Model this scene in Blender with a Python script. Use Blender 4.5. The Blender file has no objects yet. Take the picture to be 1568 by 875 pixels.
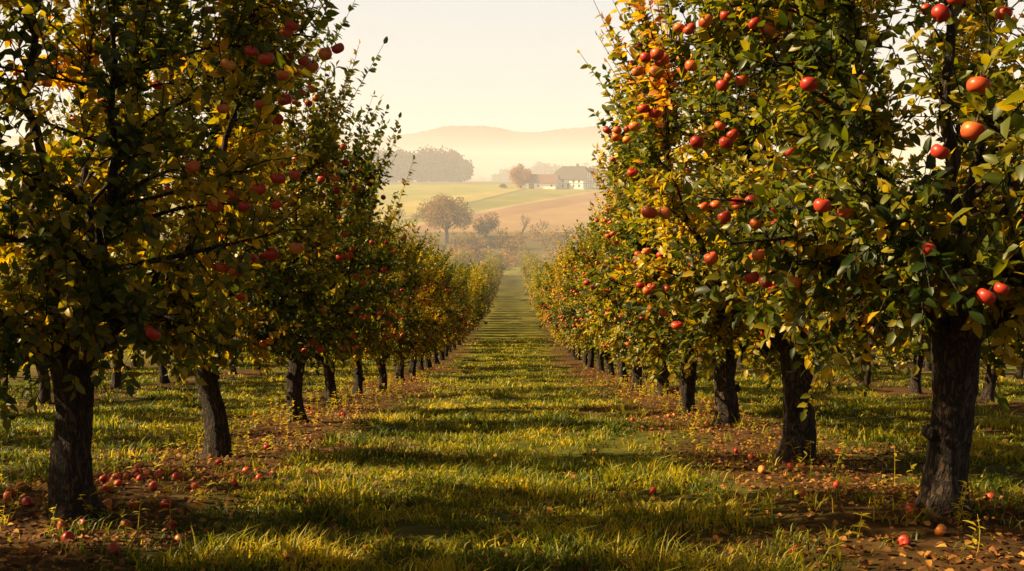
import bpy, math, numpy as np
from mathutils import Vector
SUN_AZ=88.0; SUN_EL=36.0
scene=bpy.context.scene
# ---------------------------------------------------------------- helpers
def link(o,parent=None):
    scene.collection.objects.link(o)
    if parent: o.parent=parent
    return o
def norm(a):
    return a/np.maximum(np.linalg.norm(a,axis=-1,keepdims=True),1e-9)
class Acc:
    def __init__(s): s.v=[];s.r=[];s.q=[];s.t=[];s.qm=[];s.tm=[];s.n=0
    def add(s,v,quads=None,tris=None,mat=0,rnd=0.5):
        v=np.asarray(v,dtype=np.float64).reshape(-1,3); n=len(v)
        s.v.append(v); s.r.append(np.broadcast_to(np.asarray(rnd,dtype=np.float64),(n,)).copy())
        if quads is not None and len(quads):
            q=np.asarray(quads).reshape(-1,4)+s.n; s.q.append(q); s.qm.append(np.full(len(q),mat))
        if tris is not None and len(tris):
            t=np.asarray(tris).reshape(-1,3)+s.n; s.t.append(t); s.tm.append(np.full(len(t),mat))
        s.n+=n
    def mesh(s,name,mats,smooth=True):
        me=bpy.data.meshes.new(name)
        v=np.concatenate(s.v).astype(np.float32)
        q=np.concatenate(s.q) if s.q else np.zeros((0,4),int); t=np.concatenate(s.t) if s.t else np.zeros((0,3),int)
        qm=np.concatenate(s.qm) if s.qm else np.zeros(0,int); tm=np.concatenate(s.tm) if s.tm else np.zeros(0,int)
        me.vertices.add(len(v)); me.vertices.foreach_set("co",v.ravel())
        idx=np.concatenate([q.ravel(),t.ravel()]).astype(np.int32)
        me.loops.add(len(idx)); me.loops.foreach_set("vertex_index",idx)
        st=np.concatenate([np.arange(len(q))*4,len(q)*4+np.arange(len(t))*3]).astype(np.int32)
        me.polygons.add(len(st)); me.polygons.foreach_set("loop_start",st)
        for m in mats: me.materials.append(m)
        me.polygons.foreach_set("material_index",np.concatenate([qm,tm]).astype(np.int32))
        me.polygons.foreach_set("use_smooth",np.full(len(st),smooth))
        a=me.attributes.new("rnd",'FLOAT','POINT'); a.data.foreach_set("value",np.concatenate(s.r).astype(np.float32))
        me.update(calc_edges=True)
        return me
def tube(acc,pts,rad,seg=6,mat=0,rough=0.0,rng=None,rnd=0.5):
    pts=np.asarray(pts,float); rad=np.asarray(rad,float); n=len(pts)
    T=norm(np.gradient(pts,axis=0))
    ref=np.array([0.0,1.0,0.0]) if abs(T[0][1])<0.8 else np.array([1.0,0,0])
    A=norm(np.cross(T,ref)); B=np.cross(T,A)
    th=np.linspace(0,2*np.pi,seg,endpoint=False)
    rr=rad[:,None]*np.ones((1,seg))
    if rough>0:
        ph=rng.uniform(0,6.28,4); tt=np.linspace(0,3,n)[:,None]
        lump=np.sin(3*th[None]+ph[0]+tt)*.6+np.sin(5*th[None]+ph[1]-tt*1.5)*.5+np.sin(2*th[None]+ph[2]+2.5*tt)*.5+rng.normal(0,.3,(n,seg))
        rr=rr*(1+rough*lump)
    v=pts[:,None,:]+rr[:,:,None]*(np.cos(th)[None,:,None]*A[:,None,:]+np.sin(th)[None,:,None]*B[:,None,:])
    i=np.arange(n-1)[:,None]*seg; j=np.arange(seg)[None,:]; k=(j+1)%seg
    q=np.stack([i+j,i+k,i+seg+k,i+seg+j],-1).reshape(-1,4)
    acc.add(v.reshape(-1,3),quads=q,mat=mat,rnd=rnd)
def bez(a,b,c,n):
    t=np.linspace(0,1,n)[:,None]
    return (1-t)**2*a+2*t*(1-t)*b+t*t*c
def leaves(acc,P,A,N,L,rnd,mat,width=0.27,simple=False,curl=0.18):
    A=norm(A); S=norm(np.cross(A,N)); N=np.cross(S,A); L=L[:,None]; W=L*width; n=len(P)
    if simple:
        vs=[P, P+A*L*.45+S*W*1.15+N*W*.3, P+A*L-N*L*curl, P+A*L*.45-S*W*1.15+N*W*.3]
        v=np.stack(vs,1).reshape(-1,3); b=np.arange(n)[:,None]*4
        acc.add(v,tris=np.concatenate([b+np.array([0,2,1]),b+np.array([0,3,2])]),mat=mat,rnd=np.repeat(rnd,4)); return
    c=curl
    vs=[P, P+A*L*.3-N*L*.02, P+A*L*.68-N*L*c*.4, P+A*L-N*L*c,
        P+A*L*.3+S*W+N*W*.35, P+A*L*.68+S*W*.8+N*(W*.25-L*c*.4), P+A*L*.3-S*W+N*W*.35, P+A*L*.68-S*W*.8+N*(W*.25-L*c*.4)]
    v=np.stack(vs,1).reshape(-1,3); b=np.arange(n)[:,None]*8
    q=np.concatenate([b+np.array([4,5,2,1]),b+np.array([1,2,7,6])])
    t=np.concatenate([b+np.array(x) for x in ([0,4,1],[0,1,6],[5,3,2],[2,3,7])])
    acc.add(v,quads=q,tris=t,mat=mat,rnd=np.repeat(rnd,8))
def apple_template(seg=14,rings=10):
    vs=[]
    for i in range(rings+1):
        a=math.pi*i/rings
        r=math.sin(a)**0.9 if 0<i<rings else 0.04
        z=math.cos(a)*0.9
        if a<1.0: z-=0.32*(1-a/1.0)**1.5
        if a>2.3: z+=0.2*((a-2.3)/0.84)**1.6
        r*=(1.0+0.06*math.cos(a))
        for j in range(seg):
            b=2*math.pi*j/seg; vs.append((r*math.cos(b),r*math.sin(b),z))
    q=[[i*seg+j,(i+1)*seg+j,(i+1)*seg+(j+1)%seg,i*seg+(j+1)%seg] for i in range(rings) for j in range(seg)]
    return np.array(vs),np.array(q)
AV,AQ=apple_template()
def apples(acc,P,R,rng,mat,stemmat=0,tilt=0.35,stem=True):
    for p,r in zip(P,R):
        ax=norm(np.array([rng.normal(0,tilt),rng.normal(0,tilt),1.0])); x=norm(np.cross(ax,[0.3,1,0])); y=np.cross(ax,x)
        s=np.array([r*rng.uniform(.94,1.06),r*rng.uniform(.94,1.06),r*rng.uniform(.9,1.05)])
        v=AV*s; v=v[:,:1]*x+v[:,1:2]*y+v[:,2:]*ax+p
        acc.add(v,quads=AQ,mat=mat,rnd=rng.random())
        if stem:
            tube(acc,[p+ax*r*.5,p+ax*r*1.0,p+ax*r*1.5+np.array([.01,0,0])],[.005,.004,.004],4,stemmat)
# ---------------------------------------------------------------- terrain
_pd=np.array([-60,0,45,57,100,190,245,265,290,320,400,490,600,800,1200,2000,12000.])
_pz=np.array([9.7,0,-7.27,-8.9,-13.3,-19.0,-20.8,-20.9,-19.2,-15.0,-9.4,-4.2,-3.2,-5,-12,-18,-18.])
_gd=np.arange(-80,3000,1.0); _gz=np.interp(_gd,_pd,_pz); _gz[_gd<0]=-_gd[_gd<0]*.1616
_k=np.exp(-.5*(np.arange(-24,25)/8.0)**2); _k/=_k.sum()
_gz=np.convolve(np.pad(_gz,24,'edge'),_k,'valid')
def ground(x,y):
    x=np.asarray(x,float);y=np.asarray(y,float)
    z=np.interp(y,_gd,_gz)
    f=np.exp(-np.maximum(y-50,0)/25)
    z=z+f*(.05*np.sin(y*.9+x*.25)+.035*np.sin(y*1.9-x*.6+1)+.025*np.sin(x*1.7+y*.4)+.012*np.sin(x*5.1+y*3.3)*np.sin(y*4.3-x))
    g=np.exp(-(((np.mod(x+0.08+7.05/2+7.05*20,7.05))-0)/1.0)**2)+np.exp(-(((np.mod(x+0.08+7.05/2+7.05*20,7.05))-7.05)/1.0)**2)
    z=z+.05*g*f
    far=np.clip((y-500)/500,0,1)
    return z+far*(3*np.sin(x/170+1)+2*np.sin(x/90+y/300))
def G(x,y): return float(ground(x,y))
def vnoise(x,y,s,seed):
    r=np.random.default_rng(seed); tab=r.random((64,64))
    X=x/s;Y=y/s; i=np.floor(X).astype(int);j=np.floor(Y).astype(int);fx=X-i;fy=Y-j
    fx=fx*fx*(3-2*fx);fy=fy*fy*(3-2*fy)
    a=tab[i%64,j%64];b=tab[(i+1)%64,j%64];c=tab[i%64,(j+1)%64];d=tab[(i+1)%64,(j+1)%64]
    return (a*(1-fx)+b*fx)*(1-fy)+(c*(1-fx)+d*fx)*fy
# ---------------------------------------------------------------- materials
def newmat(name):
    m=bpy.data.materials.new(name); m.use_nodes=True; nt=m.node_tree; nt.nodes.clear()
    out=nt.nodes.new("ShaderNodeOutputMaterial"); return m,nt,out
def ramp(nt,stops,fac=None):
    r=nt.nodes.new("ShaderNodeValToRGB"); e=r.color_ramp.elements
    while len(e)<len(stops): e.new(0.5)
    for el,(p,c) in zip(e,stops): el.position=p; el.color=(*c,1)
    if fac is not None: nt.links.new(fac,r.inputs[0])
    return r
def leafmat(name,stops,trans=.45,tmul=(3.2,2.3,1.0),rough=.5,spec=.35,objvar=True):
    m,nt,out=newmat(name); L=nt.links
    a=nt.nodes.new("ShaderNodeAttribute"); a.attribute_name="rnd"
    fac=a.outputs["Fac"]
    if objvar:
        oi=nt.nodes.new("ShaderNodeObjectInfo"); ma=nt.nodes.new("ShaderNodeMath"); ma.operation='MULTIPLY_ADD'
        ma.inputs[1].default_value=.14; ma.inputs[2].default_value=-.07; L.new(oi.outputs["Random"],ma.inputs[0])
        ad=nt.nodes.new("ShaderNodeMath"); ad.operation='ADD'; L.new(fac,ad.inputs[0]); L.new(ma.outputs[0],ad.inputs[1]); fac=ad.outputs[0]
    r=ramp(nt,stops,fac)
    p=nt.nodes.new("ShaderNodeBsdfPrincipled"); p.inputs["Roughness"].default_value=rough; p.inputs["Specular IOR Level"].default_value=spec
    L.new(r.outputs[0],p.inputs["Base Color"])
    mu=nt.nodes.new("ShaderNodeMix"); mu.data_type='RGBA'; mu.blend_type='MULTIPLY'; mu.inputs[0].default_value=1
    L.new(r.outputs[0],mu.inputs[6]); mu.inputs[7].default_value=(*tmul,1); 
    t=nt.nodes.new("ShaderNodeBsdfTranslucent"); L.new(mu.outputs[2],t.inputs[0])
    mx=nt.nodes.new("ShaderNodeMixShader"); mx.inputs[0].default_value=trans
    L.new(p.outputs[0],mx.inputs[1]); L.new(t.outputs[0],mx.inputs[2]); L.new(mx.outputs[0],out.inputs[0])
    return m
LEAF=leafmat("apple_leaf",[(0,(.022,.042,.005)),(.34,(.085,.105,.008)),(.58,(.26,.21,.011)),(.82,(.48,.31,.013)),(1,(.38,.15,.014))],.46,(1.95,1.8,.5),.42,.4)
FARLEAF=leafmat("far_leaf",[(0,(.05,.06,.014)),(.5,(.15,.08,.02)),(1,(.30,.12,.025))],.4,(2.0,1.6,1),.7,.2)
SHRUB=leafmat("shrub_leaf",[(0,(.04,.034,.012)),(.5,(.17,.11,.024)),(1,(.32,.20,.04))],.35,(1.6,1.4,1),.8,.1)
FORESTM=leafmat("forest_leaf",[(0,(.02,.014,.006)),(.5,(.045,.024,.009)),(1,(.09,.038,.012))],.2,(1.5,1.3,1),.8,.1)
GRASS=leafmat("grass_blade",[(0,(.022,.045,.004)),(.36,(.085,.115,.007)),(.64,(.32,.28,.012)),(1,(.52,.38,.035))],.45,(1.8,1.7,.5),.5,.3,False)
DEAD=leafmat("fallen_leaf",[(0,(.05,.02,.009)),(.5,(.15,.06,.016)),(.85,(.28,.125,.025)),(1,(.34,.20,.04))],.2,(1.5,1.2,1),.7,.2,False)
def barkmat():
    m,nt,out=newmat("bark"); L=nt.links
    tc=nt.nodes.new("ShaderNodeTexCoord"); mp=nt.nodes.new("ShaderNodeMapping"); mp.inputs[3].default_value=(1,1,.30); L.new(tc.outputs["Object"],mp.inputs[0])
    v=nt.nodes.new("ShaderNodeTexVoronoi"); v.feature='DISTANCE_TO_EDGE'; v.inputs["Scale"].default_value=22
    n=nt.nodes.new("ShaderNodeTexNoise"); n.inputs["Scale"].default_value=14; n.inputs["Detail"].default_value=6
    L.new(mp.outputs[0],n.inputs["Vector"])
    av=nt.nodes.new("ShaderNodeMix"); av.data_type='RGBA'; av.inputs[0].default_value=.18; L.new(mp.outputs[0],av.inputs[6]); L.new(n.outputs["Color"],av.inputs[7])
    L.new(av.outputs[2],v.inputs["Vector"])
    mr=nt.nodes.new("ShaderNodeMath"); mr.operation='MULTIPLY'; mr.use_clamp=True; mr.inputs[1].default_value=5; L.new(v.outputs["Distance"],mr.inputs[0])
    mm=nt.nodes.new("ShaderNodeMath"); mm.operation='MULTIPLY'; L.new(mr.outputs[0],mm.inputs[0]); L.new(n.outputs[0],mm.inputs[1])
    r=ramp(nt,[(0,(.008,.005,.003)),(.3,(.028,.016,.009)),(.6,(.07,.040,.022)),(1,(.13,.08,.045))],mm.outputs[0])
    p=nt.nodes.new("ShaderNodeBsdfPrincipled"); p.inputs["Roughness"].default_value=.9; L.new(r.outputs[0],p.inputs["Base Color"])
    b=nt.nodes.new("ShaderNodeBump"); b.inputs["Strength"].default_value=1; b.inputs["Distance"].default_value=.06; L.new(mm.outputs[0],b.inputs["Height"]); L.new(b.outputs[0],p.inputs["Normal"])
    L.new(p.outputs[0],out.inputs[0]); return m
BARK=barkmat()
def applemat():
    m,nt,out=newmat("apple_skin"); L=nt.links
    a=nt.nodes.new("ShaderNodeAttribute"); a.attribute_name="rnd"
    tc=nt.nodes.new("ShaderNodeTexCoord"); n=nt.nodes.new("ShaderNodeTexNoise"); n.inputs["Scale"].default_value=9; n.inputs["Detail"].default_value=4
    L.new(tc.outputs["Object"],n.inputs["Vector"])
    ad=nt.nodes.new("ShaderNodeMath"); ad.operation='MULTIPLY_ADD'; ad.inputs[1].default_value=.42; L.new(a.outputs["Fac"],ad.inputs[0])
    sb=nt.nodes.new("ShaderNodeMath"); sb.operation='MULTIPLY'; sb.inputs[1].default_value=.7; L.new(n.outputs[0],sb.inputs[0]); L.new(sb.outputs[0],ad.inputs[2])
    r=ramp(nt,[(.2,(.24,.010,.008)),(.55,(.38,.034,.014)),(.75,(.48,.13,.02)),(.95,(.5,.28,.04))],ad.outputs[0])
    p=nt.nodes.new("ShaderNodeBsdfPrincipled"); p.inputs["Roughness"].default_value=.40; p.inputs["Specular IOR Level"].default_value=.35; L.new(r.outputs[0],p.inputs["Base Color"])
    L.new(p.outputs[0],out.inputs[0]); return m
APPLE=applemat()
def plain(name,col,rough=.8,var=.25,scale=3,bump=0):
    m,nt,out=newmat(name); L=nt.links
    tc=nt.nodes.new("ShaderNodeTexCoord"); n=nt.nodes.new("ShaderNodeTexNoise"); n.inputs["Scale"].default_value=scale; n.inputs["Detail"].default_value=5; L.new(tc.outputs["Object"],n.inputs["Vector"])
    c=np.array(col); r=ramp(nt,[(.25,tuple(c*(1-var))),(.75,tuple(np.minimum(c*(1+var),1)))],n.outputs[0])
    p=nt.nodes.new("ShaderNodeBsdfPrincipled"); p.inputs["Roughness"].default_value=rough; L.new(r.outputs[0],p.inputs["Base Color"]); L.new(p.outputs[0],out.inputs[0]); return m
# ---------------------------------------------------------------- apple trees
PZ=[1.2,1.7,2.3,3.0,3.8,4.4,4.9,5.3]; PR=[.95,1.40,1.68,1.85,1.80,1.55,1.2,.75]
def apple_tree_mesh(seed,lod=0,nsec=90,lowclear=0.0,spread=1.0,th=None,napp=125,lsc=1.0,asc=.9):
    rng=np.random.default_rng(seed); acc=Acc()
    th=th or rng.uniform(1.1,1.35); lean=rng.normal(0,.04,2)
    zs=np.array([-.35,-.05,.08,.25,.5,.8,th]); 
    tp=np.stack([lean[0]*zs/th+.04*np.sin(zs*4+seed),lean[1]*zs/th+.04*np.cos(zs*3+seed),zs],1)
    RZ=[-.35,0,.10,.3,.8,th]; RR=[.28,.212,.172,.150,.138,.17]
    if lod==0: 
        zz=np.linspace(-.35,th,30); tp2=np.stack([np.interp(zz,zs,tp[:,k]) for k in range(3)],1)
        tube(acc,tp2,np.interp(zz,RZ,RR),24,0,.10,rng)
        for _ in range(2):
            a=rng.uniform(0,6.28); z0=rng.uniform(.45,1.0); dd=np.array([math.cos(a),math.sin(a),.35]); b0=np.array([np.interp(z0,zs,tp[:,0]),np.interp(z0,zs,tp[:,1]),z0])
            tube(acc,[b0+dd*.06,b0+dd*.15,b0+dd*.20,b0+dd*.205],[.075,.058,.05,.004],9,0,.12,rng)
    else: tube(acc,tp,np.interp(zs,RZ,RR),8,0)
    top=tp[-1]; nodes=[];nr=[]; paths=[]
    ns=rng.integers(4,6); az0=rng.uniform(0,6.28)
    for i in range(ns+1):
        if i<ns:
            az=az0+i*2*np.pi/ns+rng.normal(0,.2); rr=rng.uniform(.95,1.35)*spread; hz=rng.uniform(3.4,4.3)
            d=np.array([math.cos(az),math.sin(az),0])
            c=top+d*rr*.95+np.array([0,0,(hz-th)*.32]); e=top+d*rr+np.array([0,0,hz-th]); r0=rng.uniform(.065,.09)
        else:
            e=top+np.array([rng.normal(0,.2),rng.normal(0,.2),4.5-th]); c=top+np.array([rng.normal(0,.25),rng.normal(0,.25),1.6]); r0=.08
        p=bez(top-np.array([0,0,.14]),c,e,16); p[2:-1]+=rng.normal(0,.03,(13,3))
        rd=np.interp(np.linspace(0,1,16),[0,.08,.5,1],[r0*1.3,r0,r0*.45,.010])
        tube(acc,p,rd,9 if lod==0 else 5,0,.06 if lod==0 else 0,rng)
        nodes.append(p[3:]);nr.append(rd[3:]); paths.append(p)
    nodes=np.concatenate(nodes);nr=np.concatenate(nr)
    LP=[];LA=[];LN=[];LL=[];LR=[]; AP=[]
    jobs=[]
    for p in paths: jobs.append((p,34,.36))
    for i in range(nsec):
        z=rng.uniform(1.35+lowclear,5.0)
        if rng.random()<.25: z=rng.uniform(1.35+lowclear,2.8)
        az=(i*2.39996+rng.normal(0,.5)); lob=1+.18*math.sin(az*3+seed)+.13*math.sin(az*5+2*seed+z)
        R=np.interp(z,PZ,PR)*spread*lob; rad=R*(.42+.58*math.sqrt(rng.random()))
        tg=np.array([rad*math.cos(az),rad*math.sin(az),z])
        dd=np.linalg.norm(nodes-tg,axis=1)+np.maximum(nodes[:,2]-tg[2]+.25,0)*1.2
        k=int(np.argmin(dd)); a=nodes[k]
        ctrl=(a+tg)/2+np.array([0,0,.12+.1*rng.random()])+rng.normal(0,.1,3)
        ln=np.linalg.norm(tg-a); npn=max(6,int(ln/.12)); p=bez(a,ctrl,tg,npn)
        rd=np.linspace(min(nr[k]*.6,.028),.007,npn)
        tube(acc,p,rd,5 if lod==0 else 3,0)
        jobs.append((p,int(6+ln*9),.2))
    for (p,nsh,tmin) in jobs:
        npn=len(p); brand=rng.normal(.38,.17)
        for s in range(nsh):
            t=rng.uniform(tmin,1)**.8 if s else 1.0
            b=p[min(int(t*(npn-1)),npn-1)]
            o=norm(np.array([b[0],b[1],0])+1e-6); 
            d=norm(o*.6+rng.normal(0,.55,3)+np.array([0,0,.5]))
            sl=rng.uniform(.18,.42); bend=np.array([0,0,.10]); spc=.028
            if b[2]>3.0 and rng.random()<.27*(b[2]-2.4): d=norm(o*.45+rng.normal(0,.18,3)+np.array([0,0,1.0])); sl=rng.uniform(.4,1.3); spc=.034
            elif b[2]<2.6 and rng.random()<.3: d=norm(o*.6+rng.normal(0,.3,3)+np.array([0,0,-.5])); sl=rng.uniform(.25,.65); bend=np.array([0,0,-.2])
            sp=bez(b,b+d*sl*.5,b+d*sl+bend*sl,5)
            if lod==0: tube(acc,sp,np.linspace(.006,.003,5),3,0)
            nl=max(5,int(sl/spc)) 
            tt=np.sort(rng.uniform(.08,1.0,nl)); tt[-1]=1
            pos=np.stack([np.interp(tt,np.linspace(0,1,5),sp[:,q]) for q in range(3)],1)
            perp=norm(rng.normal(0,1,(nl,3))); perp-=d*(perp@d)[:,None]; perp=norm(perp)
            ax=norm(perp*.85+d*rng.uniform(.3,.9,(nl,1))+np.array([0,0,-.12])); ax[-1]=norm(d+rng.normal(0,.15,3))
            nn=norm(np.array([0,0,.6])+o*.5+d*.3+rng.normal(0,.5,(nl,3)))
            LP.append(pos);LA.append(ax);LN.append(nn);LL.append(rng.uniform(.075,.14,nl)*lsc)
            LR.append(np.clip(brand+rng.normal(0,.13,nl)+.25*(rng.random(nl)<.05),0,1))
            rb=math.hypot(b[0],b[1])
            if rb>.76*np.interp(b[2],PZ,PR)*spread and b[2]>1.5 and b[2]<4.7: AP.append(b+o*rng.uniform(.16,.34)+np.array([0,0,-.1]))
    P=np.concatenate(LP);A=np.concatenate(LA);N=np.concatenate(LN);Ls=np.concatenate(LL);Rr=np.concatenate(LR)
    if lod==0: leaves(acc,P,A,N,Ls,Rr,1)
    else:
        k=rng.random(len(P))<.28
        leaves(acc,P[k],A[k],N[k],Ls[k]*1.7,Rr[k],1,width=.26,simple=True)
    if napp and AP:
        AP=np.array(AP); pick=rng.choice(len(AP),min(napp,len(AP)),replace=False); pp=[]
        for q in pick:
            b=AP[q]
            if pp and np.min(np.linalg.norm(np.array(pp)-b,axis=1))<.17: continue
            pp.append(b)
            m=rng.choice([0,1,2],p=[.6,.3,.1])
            for _ in range(m): pp.append(b+np.array([rng.choice([-1,1])*rng.uniform(.09,.12),rng.normal(0,.06),rng.uniform(-.12,.06)]))
        apples(acc,pp,rng.uniform(.044,.064,len(pp))*asc,rng,2,stem=(lod==0))
    return acc.mesh("apple_tree",[BARK,LEAF,APPLE])
near=[apple_tree_mesh(11+7*i,0) for i in range(6)]
hero=[apple_tree_mesh(401+7*i,0,nsec=(124 if i!=2 else 138),napp=175,lsc=.86) for i in range(3)]
fg=apple_tree_mesh(301,0,nsec=118,lowclear=.55,lsc=.72,asc=.72,napp=170)
mid=[apple_tree_mesh(101+5*i,1,napp=18) for i in range(4)]
rng=np.random.default_rng(5)
def put(me,x,y,s=1.0,rot=None,parent=None,name="apple_tree",sy=1,sz=1):
    o=bpy.data.objects.new(name,me); o.location=(x,y,G(x,y)); o.rotation_euler=(0,0,rng.uniform(0,6.28) if rot is None else rot)
    o.scale=(s,s*sy,s*sz); link(o,parent); return o
LX=-3.6; RX=3.45
leftY=[2.4,8.0,12.0,15.8,19.6,23.6,27.4]; rightY=[3.3,7.6,11.7,15.7,19.3,22.9,26.8]
while leftY[-1]<58: leftY.append(leftY[-1]+3.9)
while rightY[-1]<58: rightY.append(rightY[-1]+3.9)
LS=[(1,1),(1.08,1.08),(.98,1.04),(.84,.94),(.76,.84),(.74,.80),(.76,.82)]
RS=[(1.16,1.12),(1.08,1.08),(1.22,1.12),(1.18,1.0),(1.02,.92),(.94,.88),(.90,.86)]
SYL=[.66,.72,.58,.50,.68,.55,.46,.64,.52]
for k,y in enumerate(leftY):
    s,z=LS[k] if k<7 else (.80,.85)
    me=hero[2] if k==1 else (hero[1] if k==2 else near[(k*2+k//6+1)%6])
    put(me,LX+rng.normal(0,.06),y,s,rot=(k%2)*math.pi+rng.normal(0,.15),sy=SYL[k%9]/s,sz=z/s*rng.uniform(.94,1.04))
for k,y in enumerate(rightY):
    s,z=RS[k] if k<7 else (.88,.88)
    me=fg if k==0 else (hero[0] if k==1 else (hero[2] if k==2 else near[(k*5+3+k//6)%6]))
    put(me,RX+rng.normal(0,.06),y,s,sz=z/s*rng.uniform(.97,1.04))
# unseen trees added to shade near aisle: one off-row, two in neighbouring row
put(near[0],-5.9,5.2,1.0); put(near[3],-10.6,5.6,1.0); put(near[4],-10.7,9.4,1.0)
far_parent=bpy.data.objects.new("distant_orchard_trees",None); link(far_parent)
c=0
for row in range(-5,6):
    if row==0: continue
    x0=(LX-7.05*(-row-1)) if row<0 else (RX+7.05*(row-1))
    y=(62.0 if abs(row)==1 else abs(row)*4.0+rng.uniform(0,3)+(4 if row==-2 else 0))
    while y<218:
        if abs(row)==1 or (y>abs(x0)*1.5-6 and (abs(row)<4 or y>110)):
            if y<60 and abs(row)==2: put(mid[c%4],x0+rng.normal(0,.1),y,rng.uniform(.82,.9))
            else: put(mid[(c*3+c//5)%4],x0+rng.normal(0,.15),y,rng.uniform(.78,.98),parent=far_parent,name="orchard_tree")
            c+=1
        y+=3.9
# ---------------------------------------------------------------- ground sheet
ys=np.concatenate([np.arange(-25,60,.25),np.arange(60,300,2.),np.arange(300,620,3.),620*np.power(12000/620,np.linspace(0,1,60))])
hx=np.concatenate([np.arange(0,12,.25),np.arange(12,70,2.),np.arange(70,300,10.),300*np.power(7000/300,np.linspace(0,1,26))])
xs=np.concatenate([-hx[:0:-1],hx])
X,Y=np.meshgrid(xs,ys); Z=ground(X,Y); V=np.stack([X,Y,Z],-1).reshape(-1,3)
nx=len(xs);ny=len(ys); I=(np.arange(ny-1)[:,None]*nx+np.arange(nx-1)[None,:]).ravel()
ac=Acc(); ac.add(V,quads=np.stack([I,I+1,I+nx+1,I+nx],1))
def groundmat():
    m,nt,out=newmat("ground"); L=nt.links
    a=nt.nodes.new("ShaderNodeAttribute"); a.attribute_name="tint"
    tc=nt.nodes.new("ShaderNodeTexCoord")
    n=nt.nodes.new("ShaderNodeTexNoise"); n.inputs["Scale"].default_value=3.5; n.inputs["Detail"].default_value=9; n.inputs["Roughness"].default_value=.7; L.new(tc.outputs["Object"],n.inputs["Vector"])
    n2=nt.nodes.new("ShaderNodeTexNoise"); n2.inputs["Scale"].default_value=.06; n2.inputs["Detail"].default_value=8; L.new(tc.outputs["Object"],n2.inputs["Vector"])
    r=ramp(nt,[(.3,(.45,.45,.45)),(.7,(1.5,1.45,1.3))],n.outputs[0]); r2=ramp(nt,[(.3,(.75,.78,.7)),(.7,(1.2,1.15,1.1))],n2.outputs[0])
    m1=nt.nodes.new("ShaderNodeMix"); m1.data_type='RGBA'; m1.blend_type='MULTIPLY'; m1.inputs[0].default_value=1; L.new(a.outputs["Color"],m1.inputs[6]); L.new(r.outputs[0],m1.inputs[7])
    m2=nt.nodes.new("ShaderNodeMix"); m2.data_type='RGBA'; m2.blend_type='MULTIPLY'; m2.inputs[0].default_value=1; L.new(m1.outputs[2],m2.inputs[6]); L.new(r2.outputs[0],m2.inputs[7])
    p=nt.nodes.new("ShaderNodeBsdfPrincipled"); p.inputs["Roughness"].default_value=1; p.inputs["Specular IOR Level"].default_value=.1; L.new(m2.outputs[2],p.inputs["Base Color"])
    b=nt.nodes.new("ShaderNodeBump"); b.inputs["Strength"].default_value=.8; b.inputs["Distance"].default_value=.05; L.new(n.outputs[0],b.inputs["Height"]); L.new(b.outputs[0],p.inputs["Normal"])
    L.new(p.outputs[0],out.inputs[0]); return m
gm=ac.mesh("ground",[groundmat()])
x=V[:,0];y=V[:,1]
def rowdist(x): 
    u=np.mod(x-RX+3.525,7.05)-3.525; return np.abs(u)
col=np.zeros((len(V),4)); col[:,3]=1
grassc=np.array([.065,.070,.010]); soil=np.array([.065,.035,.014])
w=np.clip((1.45-rowdist(x)+.9*(vnoise(x,y,.9,3)-.5)+.9*(vnoise(x,y,2.6,13)-.5))/.8,0,1)[:,None]; w2=np.clip((vnoise(x,y,1.3,8)-.60)*4,0,.85)[:,None]
c0=grassc*(1-w)+soil*w; c0=c0*(1-w2)+soil*w2
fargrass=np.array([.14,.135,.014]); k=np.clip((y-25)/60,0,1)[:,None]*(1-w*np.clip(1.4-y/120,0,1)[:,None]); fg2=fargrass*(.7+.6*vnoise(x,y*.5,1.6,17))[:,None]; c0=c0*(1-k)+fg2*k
def side(ax,ay,bx,by): return (bx-ax)*(y-ay)-(by-ay)*(x-ax)
green=np.array([.16,.16,.035]); yel=np.array([.27,.23,.065]); brown=np.array([.20,.12,.065]); brown2=np.array([.24,.16,.09])
s1=side(-15,362,38,465); s2=side(-33,351,5,478)
cf=np.where((s1<0)[:,None],brown,np.where((s2<0)[:,None],green,yel))
s3=side(-60,380,10,500); cf=np.where(((s2>=0)&(s3>0))[:,None],green*1.25,cf)
s4=side(-10,340,60,455); cf=np.where((s4<0)[:,None],brown2,cf)
trk=np.abs(s1/np.hypot(53,103)); cf=np.where((trk<1.6)[:,None],np.array([.27,.21,.11]),cf)
trk=np.abs(s2/np.hypot(38,127)); cf=np.where((trk<1.2)[:,None],np.array([.08,.08,.025]),cf)
cf=np.where((y<=312)[:,None],np.array([.10,.08,.022]),cf)
cf=np.where((y>560)[:,None],np.array([.13,.12,.045])*(.7+.6*vnoise(x,y,120,4)[:,None]),cf)
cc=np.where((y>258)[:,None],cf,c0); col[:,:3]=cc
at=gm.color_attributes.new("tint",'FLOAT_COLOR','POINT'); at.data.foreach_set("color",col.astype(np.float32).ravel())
link(bpy.data.objects.new("ground",gm))
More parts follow.
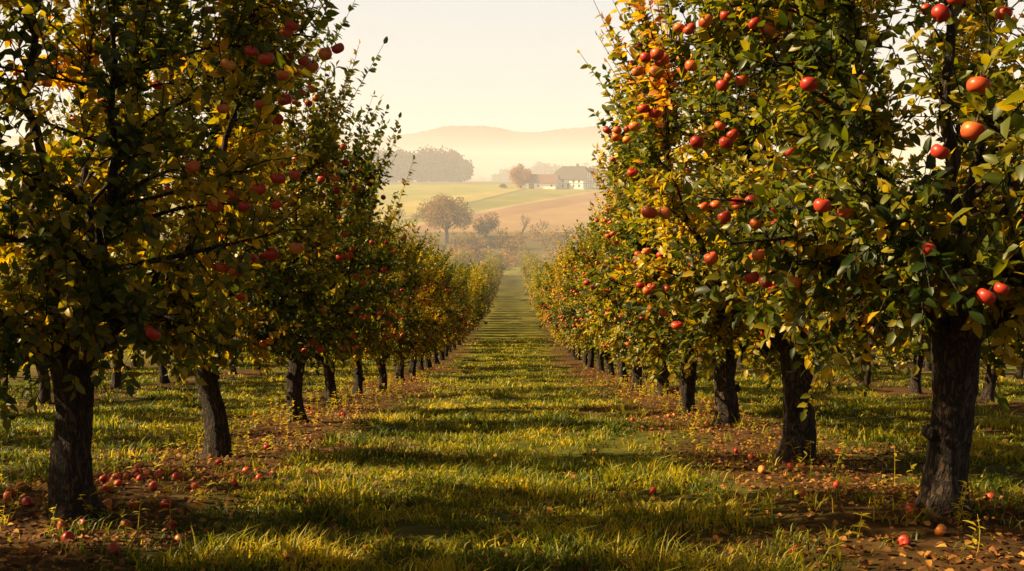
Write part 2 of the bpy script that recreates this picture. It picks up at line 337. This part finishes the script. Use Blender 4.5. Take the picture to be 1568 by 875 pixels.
# ---------------------------------------------------------------- grass
rg=np.random.default_rng(77)
def grass_mesh():
    acc=Acc(); NT=54000
    u=rg.random(NT); d=(math.sqrt(4.6)+u*(math.sqrt(75)-math.sqrt(4.6)))**2
    xx=rg.uniform(-1,1,NT)*np.minimum(d*.56+1.2,16)
    keepp=np.where(d*.56+1.2>16,16/(d*.56+1.2),1)
    rd=rowdist(xx)+1.1*(vnoise(xx,d,1.1,51)-.5)+.6*(vnoise(xx,d,2.6,53)-.5); pr=np.clip((rd-.8)/1.0,0.10,1); pr*=np.clip(.05+1.7*vnoise(xx,d,.8,21)**1.2,.10,1)*keepp
    k=rg.random(NT)<pr; d=d[k];xx=xx[k];rd=rd[k]; n=len(d); B=11
    hs=(.030+.13*vnoise(xx,d,.5,31)**2.2+.05*rg.random(n)**3)
    tone=np.clip(-.02+.45*vnoise(xx,d,1.3,41)+.42*vnoise(xx,d,.4,43)+.13*rg.normal(0,1,n),0,1)
    cx=np.repeat(xx,B)+rg.normal(0,.033,n*B)*(1+np.repeat(d,B)/14); cy=np.repeat(d,B)+rg.normal(0,.033,n*B)*(1+np.repeat(d,B)/14)
    h=np.repeat(hs,B)*rg.uniform(.5,1.45,n*B); az=rg.uniform(0,6.28,n*B); wd=rg.uniform(.0022,.0042,n*B)*(1+np.repeat(d,B)/9)
    ln=h*rg.uniform(.15,1.5,n*B)
    base=np.stack([cx,cy,ground(cx,cy)-.005],1); dirv=np.stack([np.cos(az),np.sin(az),0*az],1); az2=az+1.57+rg.normal(0,.6,n*B)
    sd=np.stack([np.cos(az2),np.sin(az2),0*az],1)*wd[:,None]; up=np.array([0,0,1.])
    m=base+dirv*(ln*.35)[:,None]+up*(h*.62)[:,None]; t=base+dirv*ln[:,None]+up*(h*.9)[:,None]
    v=np.stack([base-sd,base+sd,m+sd*.8,m-sd*.8,t],1).reshape(-1,3); b=np.arange(n*B)[:,None]*5
    r=np.clip(np.repeat(tone,B)+rg.normal(0,.14,n*B),0,1)
    acc.add(v,quads=b+np.array([0,1,2,3]),tris=b+np.array([3,2,4]),rnd=np.repeat(r,5))
    return acc.mesh("grass",[GRASS])
link(bpy.data.objects.new("grass",grass_mesh()))
def weeds():
    acc=Acc(); 
    for (X0,Ys) in ((LX,leftY[1:8]),(RX,rightY[1:8])):
        for y0 in Ys:
            for _ in range(26):
                px=X0+rg.normal(0,.65);py=y0+rg.normal(0,.9);z=G(px,py);H=rg.uniform(.12,.42)
                e=np.array([px+rg.normal(0,.08),py+rg.normal(0,.08),z+H]); b=np.array([px,py,z-.02])
                p=bez(b,(b+e)/2+rg.normal(0,.02,3),e,5); tone=rg.uniform(.5,1)
                tube(acc,p,np.linspace(.004,.002,5),3,0,rnd=tone)
                nl=rg.integers(5,14); tt=rg.uniform(.15,1,nl); pos=b+(e-b)*tt[:,None]; az=rg.uniform(0,6.28,nl)
                ax=np.stack([np.cos(az),np.sin(az),rg.uniform(-.2,.7,nl)],1)
                leaves(acc,pos,ax,np.tile([0,0,1.],(nl,1)),rg.uniform(.04,.1,nl),np.clip(tone+rg.normal(0,.1,nl),0,1),0,width=.2)
    return acc.mesh("dry_weeds",[GRASS])
link(bpy.data.objects.new("dry_weeds",weeds()))
def litter():
    acc=Acc(); n=32000
    u=rg.random(n); d=(math.sqrt(5)+u*(math.sqrt(45)-math.sqrt(5)))**2
    sd=rg.random(n)<.5; xx=np.where(sd,LX,RX)+rg.normal(0,1.1,n)
    q=rg.random(n)<.18; xx=np.where(q,rg.uniform(-9,9,n),xx)
    az=rg.uniform(0,6.28,n); A=np.stack([np.cos(az),np.sin(az),rg.normal(0,.25,n)],1); N=norm(np.array([0,0,1.])+rg.normal(0,.35,(n,3)))
    P=np.stack([xx,d,ground(xx,d)+rg.uniform(.008,.05,n)],1)
    leaves(acc,P,A,N,rg.uniform(.035,.08,n),rg.random(n),0,width=.3,curl=.3)
    return acc.mesh("fallen_leaves",[DEAD])
link(bpy.data.objects.new("fallen_leaves",litter()))
def windfalls():
    acc=Acc(); P=[]
    for cx,cy,n,s in ((-3.3,9.4,30,.6),(-4.2,8.6,16,.55),(-3.2,7.4,6,.5),(3.3,7.2,6,.7),(3.6,9.4,8,.8),(-3.7,13,7,.7),(3.5,12.6,7,.8),(-3.6,18,8,.8),(3.4,17,8,.8)):
        for _ in range(n):
            px=cx+rg.normal(0,s);py=cy+rg.normal(0,s); P.append(np.array([px,py,G(px,py)+.033]))
    for px,py in ((-1.5,6.45),(1.95,6.6)): P.append(np.array([px,py,G(px,py)+.033]))
    apples(acc,P,rg.uniform(.037,.050,len(P)),rg,0,tilt=2.5,stem=False)
    return acc.mesh("fallen_apples",[APPLE])
link(bpy.data.objects.new("fallen_apples",windfalls()))
# ---------------------------------------------------------------- distant vegetation
def crown(acc,rng,c,rx,rz,n,size,mat,tone,lobes=9):
    lc=norm(rng.normal(0,1,(lobes,3)))*rng.uniform(.35,.7,(lobes,1)); lc[:,2]=lc[:,2]*.9; lr=rng.uniform(.32,.52,lobes)
    k=rng.integers(0,lobes,n); dirs=norm(rng.normal(0,1,(n,3))); pos=lc[k]+dirs*(lr[k]*rng.uniform(.55,1.08,n))[:,None]
    pos=pos*np.array([rx,rx,rz])+c
    A=norm(rng.normal(0,1,(n,3))); N=norm(dirs+rng.normal(0,.5,(n,3)))
    leaves(acc,pos,A,N,rng.uniform(.6,1.3,n)*size,np.clip(tone+.25*(lr[k]-.42)/.1*.3+rng.normal(0,.13,n),0,1),mat,width=.42,simple=True)
def tree_obj(name,x,y,h,wd,n,size,lm,seed,tone=.5,trunk=.3):
    rng=np.random.default_rng(seed); acc=Acc(); 
    tube(acc,[[0,0,-.5],[.1,0,h*.2],[0,.1,h*.45],[.1,0,h*.8]],[wd*.035+.1,wd*.028+.08,wd*.02+.05,.05],8,0)
    for i in range(9):
        az=i*2.4; e=np.array([math.cos(az)*wd*.36,math.sin(az)*wd*.36,h*rng.uniform(.5,.88)]); s=np.array([0,0,h*rng.uniform(.2,.45)])
        tube(acc,bez(s,(s+e)/2+np.array([0,0,.05*h]),e,6),np.linspace(.16,.04,6)*wd/10,5,0)
    zc=h*(trunk+1)/2; crown(acc,rng,np.array([0,0,zc]),wd*.56,h*(1-trunk)*.56,n,size,1,tone,14)
    o=bpy.data.objects.new(name,acc.mesh(name,[BARK,lm])); o.location=(x,y,G(x,y)); link(o)
tree_obj("deciduous_tree",-19.5,296,14.5,15.5,6000,.5,SHRUB,3,.6,.08)
tree_obj("deciduous_tree",-8,305,8,8,1800,.5,SHRUB,4,.45,.05)
tree_obj("orange_tree",4.2,488,12,11,3600,.6,FARLEAF,6,.9,.1)
tree_obj("deciduous_tree",43,505,12,13,2200,.7,SHRUB,7,.3,.1)
tree_obj("deciduous_tree",52,520,9,12,1800,.7,SHRUB,8,.3,.1)
tree_obj("bush",-4,489,2.2,5,500,.4,FORESTM,9,.3,.05)
def bare_tree(name,x,y,h,seed):
    rng=np.random.default_rng(seed); acc=Acc()
    def rec(p,d,l,r,lv):
        e=p+d*l; tube(acc,bez(p,(p+e)/2+rng.normal(0,.05*l,3),e,4),np.linspace(r,r*.6,4),5,0)
        if lv<5:
            for _ in range(3 if lv<4 else 2): rec(p+(e-p)*rng.uniform(.6,1),norm(d+rng.normal(0,.45,3)+np.array([0,0,.12])),l*rng.uniform(.62,.8),r*.58,lv+1)
    rec(np.array([0,0,-.3]),np.array([0,0,1.]),h*.28,.22,0)
    o=bpy.data.objects.new(name,acc.mesh(name,[BARK])); o.location=(x,y,G(x,y)); link(o)
bare_tree("bare_tree",3.2,303,11,5); bare_tree("bare_tree",9.5,306,8.5,8); bare_tree("bare_tree",-3.5,300,7,12)
def shrubs():
    rng=np.random.default_rng(9); acc=Acc()
    for i in range(270):
        x=rng.uniform(-120,120);y=rng.uniform(224,302); r=rng.uniform(1.8,4.2)*(.7 if y<245 else 1); h=r*rng.uniform(.8,1.6)
        crown(acc,rng,np.array([x,y,G(x,y)+h*.55]),r*1.2,h,310,.5,0,rng.uniform(.15,1.0),6)
    for i in range(26):
        t=i/25; x=-110+t*75+rng.normal(0,2); y=345+rng.normal(0,4); r=rng.uniform(1.5,3); crown(acc,rng,np.array([x,y,G(x,y)+r*.6]),r*1.3,r,200,.5,0,rng.uniform(.1,.6),5)
    return acc.mesh("shrub_belt",[SHRUB])
link(bpy.data.objects.new("shrub_belt",shrubs()))
def forest():
    rng=np.random.default_rng(19); acc=Acc()
    for i in range(540):
        t=rng.random()**.8; x=-330+t*296; y=690+rng.uniform(0,90); h=rng.uniform(21,24)*min(1,.62+(-33-x)/30)
        crown(acc,rng,np.array([x,y,G(x,y)+h*.48]),rng.uniform(6,8.5),h*.6,300,1.8,0,rng.uniform(.15,.85),7)
    return acc.mesh("forest",[FORESTM])
link(bpy.data.objects.new("forest",forest()))
def farwood(x0,x1,y0,h0,n,seed):
    rng=np.random.default_rng(seed); acc=Acc()
    for i in range(n):
        x=rng.uniform(x0,x1); y=y0+rng.uniform(0,120); h=h0*rng.uniform(.7,1.1)*(.6+.4*math.sin((x-x0)/(x1-x0)*3.14))
        crown(acc,rng,np.array([x,y,G(x,y)+h*.5]),h*.45,h*.55,150,h*.12,0,rng.uniform(.2,.8),6)
    link(bpy.data.objects.new("distant_woodland",acc.mesh("distant_woodland",[FORESTM])))
farwood(-20,110,1080,26,130,3); farwood(60,330,900,17,90,4); farwood(-600,0,1500,24,120,5)
def hills(y0,prof,seed,depth,col):
    rng=np.random.default_rng(seed); xs=np.linspace(-3600,3600,700); f=y0/1524.
    px=[p[0] for p in prof]; pz=[p[1] for p in prof]
    top=np.interp(xs,px,pz)
    kk=np.exp(-.5*(np.arange(-6,7)/2.2)**2);kk/=kk.sum(); top=np.convolve(np.pad(top,6,'edge'),kk,'valid')
    top=top+rng.normal(0,1.2,len(xs))+5*vnoise(xs,xs*0,60,seed)
    rows=[]
    for t in np.linspace(0,1,14):
        s=math.sin(t*math.pi/2)
        rows.append(np.stack([xs,np.full_like(xs,y0-depth*(1-t)),-30+(top+30)*s+(vnoise(xs,xs*0+t*900,110,seed+1)-.5)*14*t*(1-t)*4],1))
    rows.append(np.stack([xs,np.full_like(xs,y0+depth),np.full_like(xs,-40)],1))
    V=np.array(rows); ny,nx=V.shape[:2]; I=(np.arange(ny-1)[:,None]*nx+np.arange(nx-1)[None,:]).ravel()
    acc=Acc(); acc.add(V.reshape(-1,3),quads=np.stack([I,I+1,I+nx+1,I+nx],1))
    link(bpy.data.objects.new("hills",acc.mesh("hills",[plain("hill_wood",col,1,.3,.01)])))
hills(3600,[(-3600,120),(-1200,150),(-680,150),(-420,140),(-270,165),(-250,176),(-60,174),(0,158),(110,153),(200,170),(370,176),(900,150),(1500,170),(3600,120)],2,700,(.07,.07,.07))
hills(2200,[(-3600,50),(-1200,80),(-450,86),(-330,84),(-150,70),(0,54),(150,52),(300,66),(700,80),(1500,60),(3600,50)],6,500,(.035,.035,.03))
# ---------------------------------------------------------------- buildings
WALL=plain("white_plaster",(.84,.82,.76),.9,.05,1); ROOFD=plain("dark_roof_tiles",(.045,.038,.034),.8,.3,2); ROOFR=plain("red_roof_tiles",(.12,.058,.045),.8,.3,2)
TIMB=plain("dark_timber",(.06,.04,.03),.8,.2,5); GLASS=plain("window_glass",(.03,.035,.04),.15,.1,1); WOOD=plain("barn_boards",(.13,.08,.05),.9,.3,3)
def part(name,parent,verts,faces,mat):
    me=bpy.data.meshes.new(name); me.from_pydata(verts,[],faces); me.materials.append(mat); me.update()
    o=bpy.data.objects.new(name,me); link(o,parent); return o
def boxes(name,parent,bs,mat):
    V=[];F=[]
    for (x0,x1,y0,y1,z0,z1) in bs:
        b=len(V); V+=[(x0,y0,z0),(x1,y0,z0),(x1,y1,z0),(x0,y1,z0),(x0,y0,z1),(x1,y0,z1),(x1,y1,z1),(x0,y1,z1)]
        F+=[tuple(b+i for i in f) for f in ((0,3,2,1),(4,5,6,7),(0,1,5,4),(1,2,6,5),(2,3,7,6),(3,0,4,7))]
    return part(name,parent,V,F,mat)
def house():
    e=bpy.data.objects.new("half_timbered_farmhouse",None); link(e); e.location=(30.0,490,G(31,490)-.1); e.rotation_euler=(0,0,math.radians(-30)); e.scale=(1.15,1.15,1.12)
    w,d,h,r,hp=7.2,4.6,4.4,9.6,2.6
    zc=h+(r-h)*.55; yc=d*(1-.55)
    V=[(-w,-d,-1),(w,-d,-1),(w,d,-1),(-w,d,-1),(-w,-d,h),(w,-d,h),(w,d,h),(-w,d,h),(-w,-yc,zc),(-w,yc,zc),(w,-yc,zc),(w,yc,zc)]
    F=[(0,1,5,4),(2,3,7,6),(3,0,4,8,9,7),(1,2,6,11,10,5)]
    part("walls",e,V,F,WALL)
    o=.5;k=(r-h)/d
    E=h-o*k; W=w+.5
    V=[(-W,-d-o,E+.08),(W,-d-o,E+.08),(W,-yc,zc+.08),(w-hp+.5,0,r+.08),(-w+hp-.5,0,r+.08),(-W,-yc,zc+.08),(-W,d+o,E+.08),(W,d+o,E+.08),(W,yc,zc+.08),(-W,yc,zc+.08)]
    ob=part("roof",e,V,[(0,1,2,3,4,5),(7,6,9,4,3,8),(5,4,9),(2,8,3)],ROOFD)
    md=ob.modifiers.new("s",'SOLIDIFY'); md.thickness=.2
    tb=[]
    for xx in np.linspace(-w+.1,w-.3,7): tb.append((xx,xx+.16,-d-.05,-d+.02,0,h-.25))
    for zz in (2.2,4.0): tb.append((-w,w,-d-.08,-d-.052,zz,zz+.16))
    for sx in (-1,1):
        for yy in np.linspace(-d+.1,d-.3,5): 
            zt=h+(r-h)*(1-abs(yy+.1)/d)-.4; tb.append((sx*w-.05,sx*w+.05,yy,yy+.16,0,min(zt,zc-.1)))
        for zz in (2.2,4.3): tb.append((sx*w-.08,sx*w+.08,-d+.1,d-.1,zz,zz+.16))
    boxes("timber_frame",e,tb,TIMB)
    wn=[]
    for xx in (-5.4,-2.6,2.4,5.0):
        for zz in (.8,2.7): wn.append((xx-.4,xx+.4,-d-.12,-d-.09,zz,zz+.95))
    for yy in (-2.2,0,2.2): wn.append((-w-.12,-w-.09,yy-.4,yy+.4,2.7,3.7)); wn.append((w+.09,w+.12,yy-.4,yy+.4,2.7,3.7))
    boxes("windows",e,wn,GLASS); boxes("door",e,[(-.6,.5,-d-.14,-d-.085,0,2.1)],WOOD); boxes("chimney",e,[(1.5,2.3,-.4,.4,8.2,10.8)],plain("brick",(.2,.08,.05)))
def barn():
    e=bpy.data.objects.new("barn",None); link(e); e.location=(15.0,488,G(16,488)-.1); e.rotation_euler=(0,0,math.radians(-18)); e.scale=(1.05,1.05,1.05)
    w,d,h,r=7.2,4,3.1,6.6
    part("walls",e,[(-w,-d,-1),(w,-d,-1),(w,d,-1),(-w,d,-1),(-w,-d,h),(w,-d,h),(w,d,h),(-w,d,h),(-w,0,r),(w,0,r)],[(0,1,5,4),(2,3,7,6),(3,0,4,8,7),(1,2,6,9,5)],WALL)
    k=(r-h)/d;o=.6;W=w+.4
    ob=part("roof",e,[(-W,-d-o,h-o*k+.06),(W,-d-o,h-o*k+.06),(W,0,r+.06),(-W,0,r+.06),(-W,d+o,h-o*k+.06),(W,d+o,h-o*k+.06)],[(0,1,2,3),(5,4,3,2)],ROOFR)
    md=ob.modifiers.new("s",'SOLIDIFY'); md.thickness=.18
    boxes("barn_doors",e,[(-5.6,-3.0,-d-.08,-d-.01,-.2,2.3)],WOOD); boxes("windows",e,[(-1.6,-.6,-d-.07,-d-.01,1,1.8),(4.8,5.8,-d-.07,-d-.01,1,1.8)],GLASS)
house(); barn()
# ---------------------------------------------------------------- morning mist (homogeneous scattering volume lying in the valley, with added glow)
mm,nt,out=newmat("mist"); sc=nt.nodes.new("ShaderNodeVolumeScatter"); sc.inputs["Color"].default_value=(.95,.97,1,1); sc.inputs["Density"].default_value=.00092; sc.inputs["Anisotropy"].default_value=.0
em=nt.nodes.new("ShaderNodeEmission"); em.inputs[0].default_value=(.95,.88,.86,1); em.inputs[1].default_value=.00013  # faint glow added to the mist, stands in for multiply scattered light
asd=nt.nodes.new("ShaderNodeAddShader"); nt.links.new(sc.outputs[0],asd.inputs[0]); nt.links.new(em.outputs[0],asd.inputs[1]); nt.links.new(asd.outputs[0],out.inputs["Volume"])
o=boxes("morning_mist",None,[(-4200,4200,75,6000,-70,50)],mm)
# ---------------------------------------------------------------- light
az=math.radians(SUN_AZ); el=math.radians(SUN_EL)
s=Vector((-math.sin(az)*math.cos(el),math.cos(az)*math.cos(el),math.sin(el)))
ld=bpy.data.lights.new("sun",'SUN'); ld.energy=14.0; ld.angle=math.radians(.6); ld.color=(1,.75,.40)
lo=bpy.data.objects.new("sun",ld); lo.rotation_euler=(-s).to_track_quat('-Z','Y').to_euler(); link(lo)
w=bpy.data.worlds.new("World"); scene.world=w; w.use_nodes=True; nt=w.node_tree; bg=nt.nodes["Background"]; L=nt.links
sk=nt.nodes.new("ShaderNodeTexSky"); sk.sky_type='NISHITA'; sk.sun_disc=False; sk.sun_elevation=el; sk.sun_rotation=-az; sk.dust_density=2; sk.air_density=1.0; sk.ozone_density=1
tc=nt.nodes.new("ShaderNodeTexCoord"); sp=nt.nodes.new("ShaderNodeSeparateXYZ"); L.new(tc.outputs["Generated"],sp.inputs[0])
mr=nt.nodes.new("ShaderNodeMapRange"); mr.interpolation_type='SMOOTHSTEP'; mr.inputs[1].default_value=0.24; mr.inputs[2].default_value=.42; mr.inputs[3].default_value=.95; mr.inputs[4].default_value=0; L.new(sp.outputs[2],mr.inputs[0])
hr=ramp(nt,[(0,(.97,.86,.74)),(.10,(.95,.90,.83)),(.26,(.82,.89,.91)),(1,(.70,.76,.80))],sp.outputs[2])
sc2=nt.nodes.new("ShaderNodeMix"); sc2.data_type='RGBA'; sc2.blend_type='MULTIPLY'; sc2.inputs[0].default_value=1; L.new(hr.outputs[0],sc2.inputs[6]); sc2.inputs[7].default_value=(6.3,6.3,6.3,1)
dt=nt.nodes.new("ShaderNodeVectorMath"); dt.operation='DOT_PRODUCT'; L.new(tc.outputs["Generated"],dt.inputs[0]); dt.inputs[1].default_value=tuple(s)
mx0=nt.nodes.new("ShaderNodeMath"); mx0.operation='MAXIMUM'; mx0.inputs[1].default_value=0; L.new(dt.outputs["Value"],mx0.inputs[0])
pw=nt.nodes.new("ShaderNodeMath"); pw.operation='POWER'; pw.inputs[1].default_value=2.5; L.new(mx0.outputs[0],pw.inputs[0])
gl=nt.nodes.new("ShaderNodeMix"); gl.data_type='RGBA'; L.new(pw.outputs[0],gl.inputs[0]); gl.inputs[6].default_value=(0,0,0,1); gl.inputs[7].default_value=(4,2.0,.5,1)
dk=nt.nodes.new("ShaderNodeMix"); dk.data_type='RGBA'; dk.blend_type='MULTIPLY'; dk.inputs[0].default_value=1; L.new(sk.outputs[0],dk.inputs[6]); dk.inputs[7].default_value=(.55,.47,.36,1)
mix=nt.nodes.new("ShaderNodeMix"); mix.data_type='RGBA'; L.new(mr.outputs[0],mix.inputs[0]); L.new(dk.outputs[2],mix.inputs[6]); L.new(sc2.outputs[2],mix.inputs[7])
ad=nt.nodes.new("ShaderNodeMix"); ad.data_type='RGBA'; ad.blend_type='ADD'; ad.inputs[0].default_value=1; L.new(mix.outputs[2],ad.inputs[6]); L.new(gl.outputs[2],ad.inputs[7])
L.new(ad.outputs[2],bg.inputs[0]); bg.inputs[1].default_value=.15
# ---------------------------------------------------------------- camera
cd=bpy.data.cameras.new("camera"); cd.lens=35; cd.sensor_width=36; cd.clip_end=30000; cd.clip_start=.05
co=bpy.data.objects.new("camera",cd); co.location=(0,0,1.5+G(0,0)); co.rotation_euler=(math.radians(90-6.27),0,0); link(co); scene.camera=co
scene.view_settings.view_transform='Standard'; scene.view_settings.look='None'; scene.view_settings.exposure=0
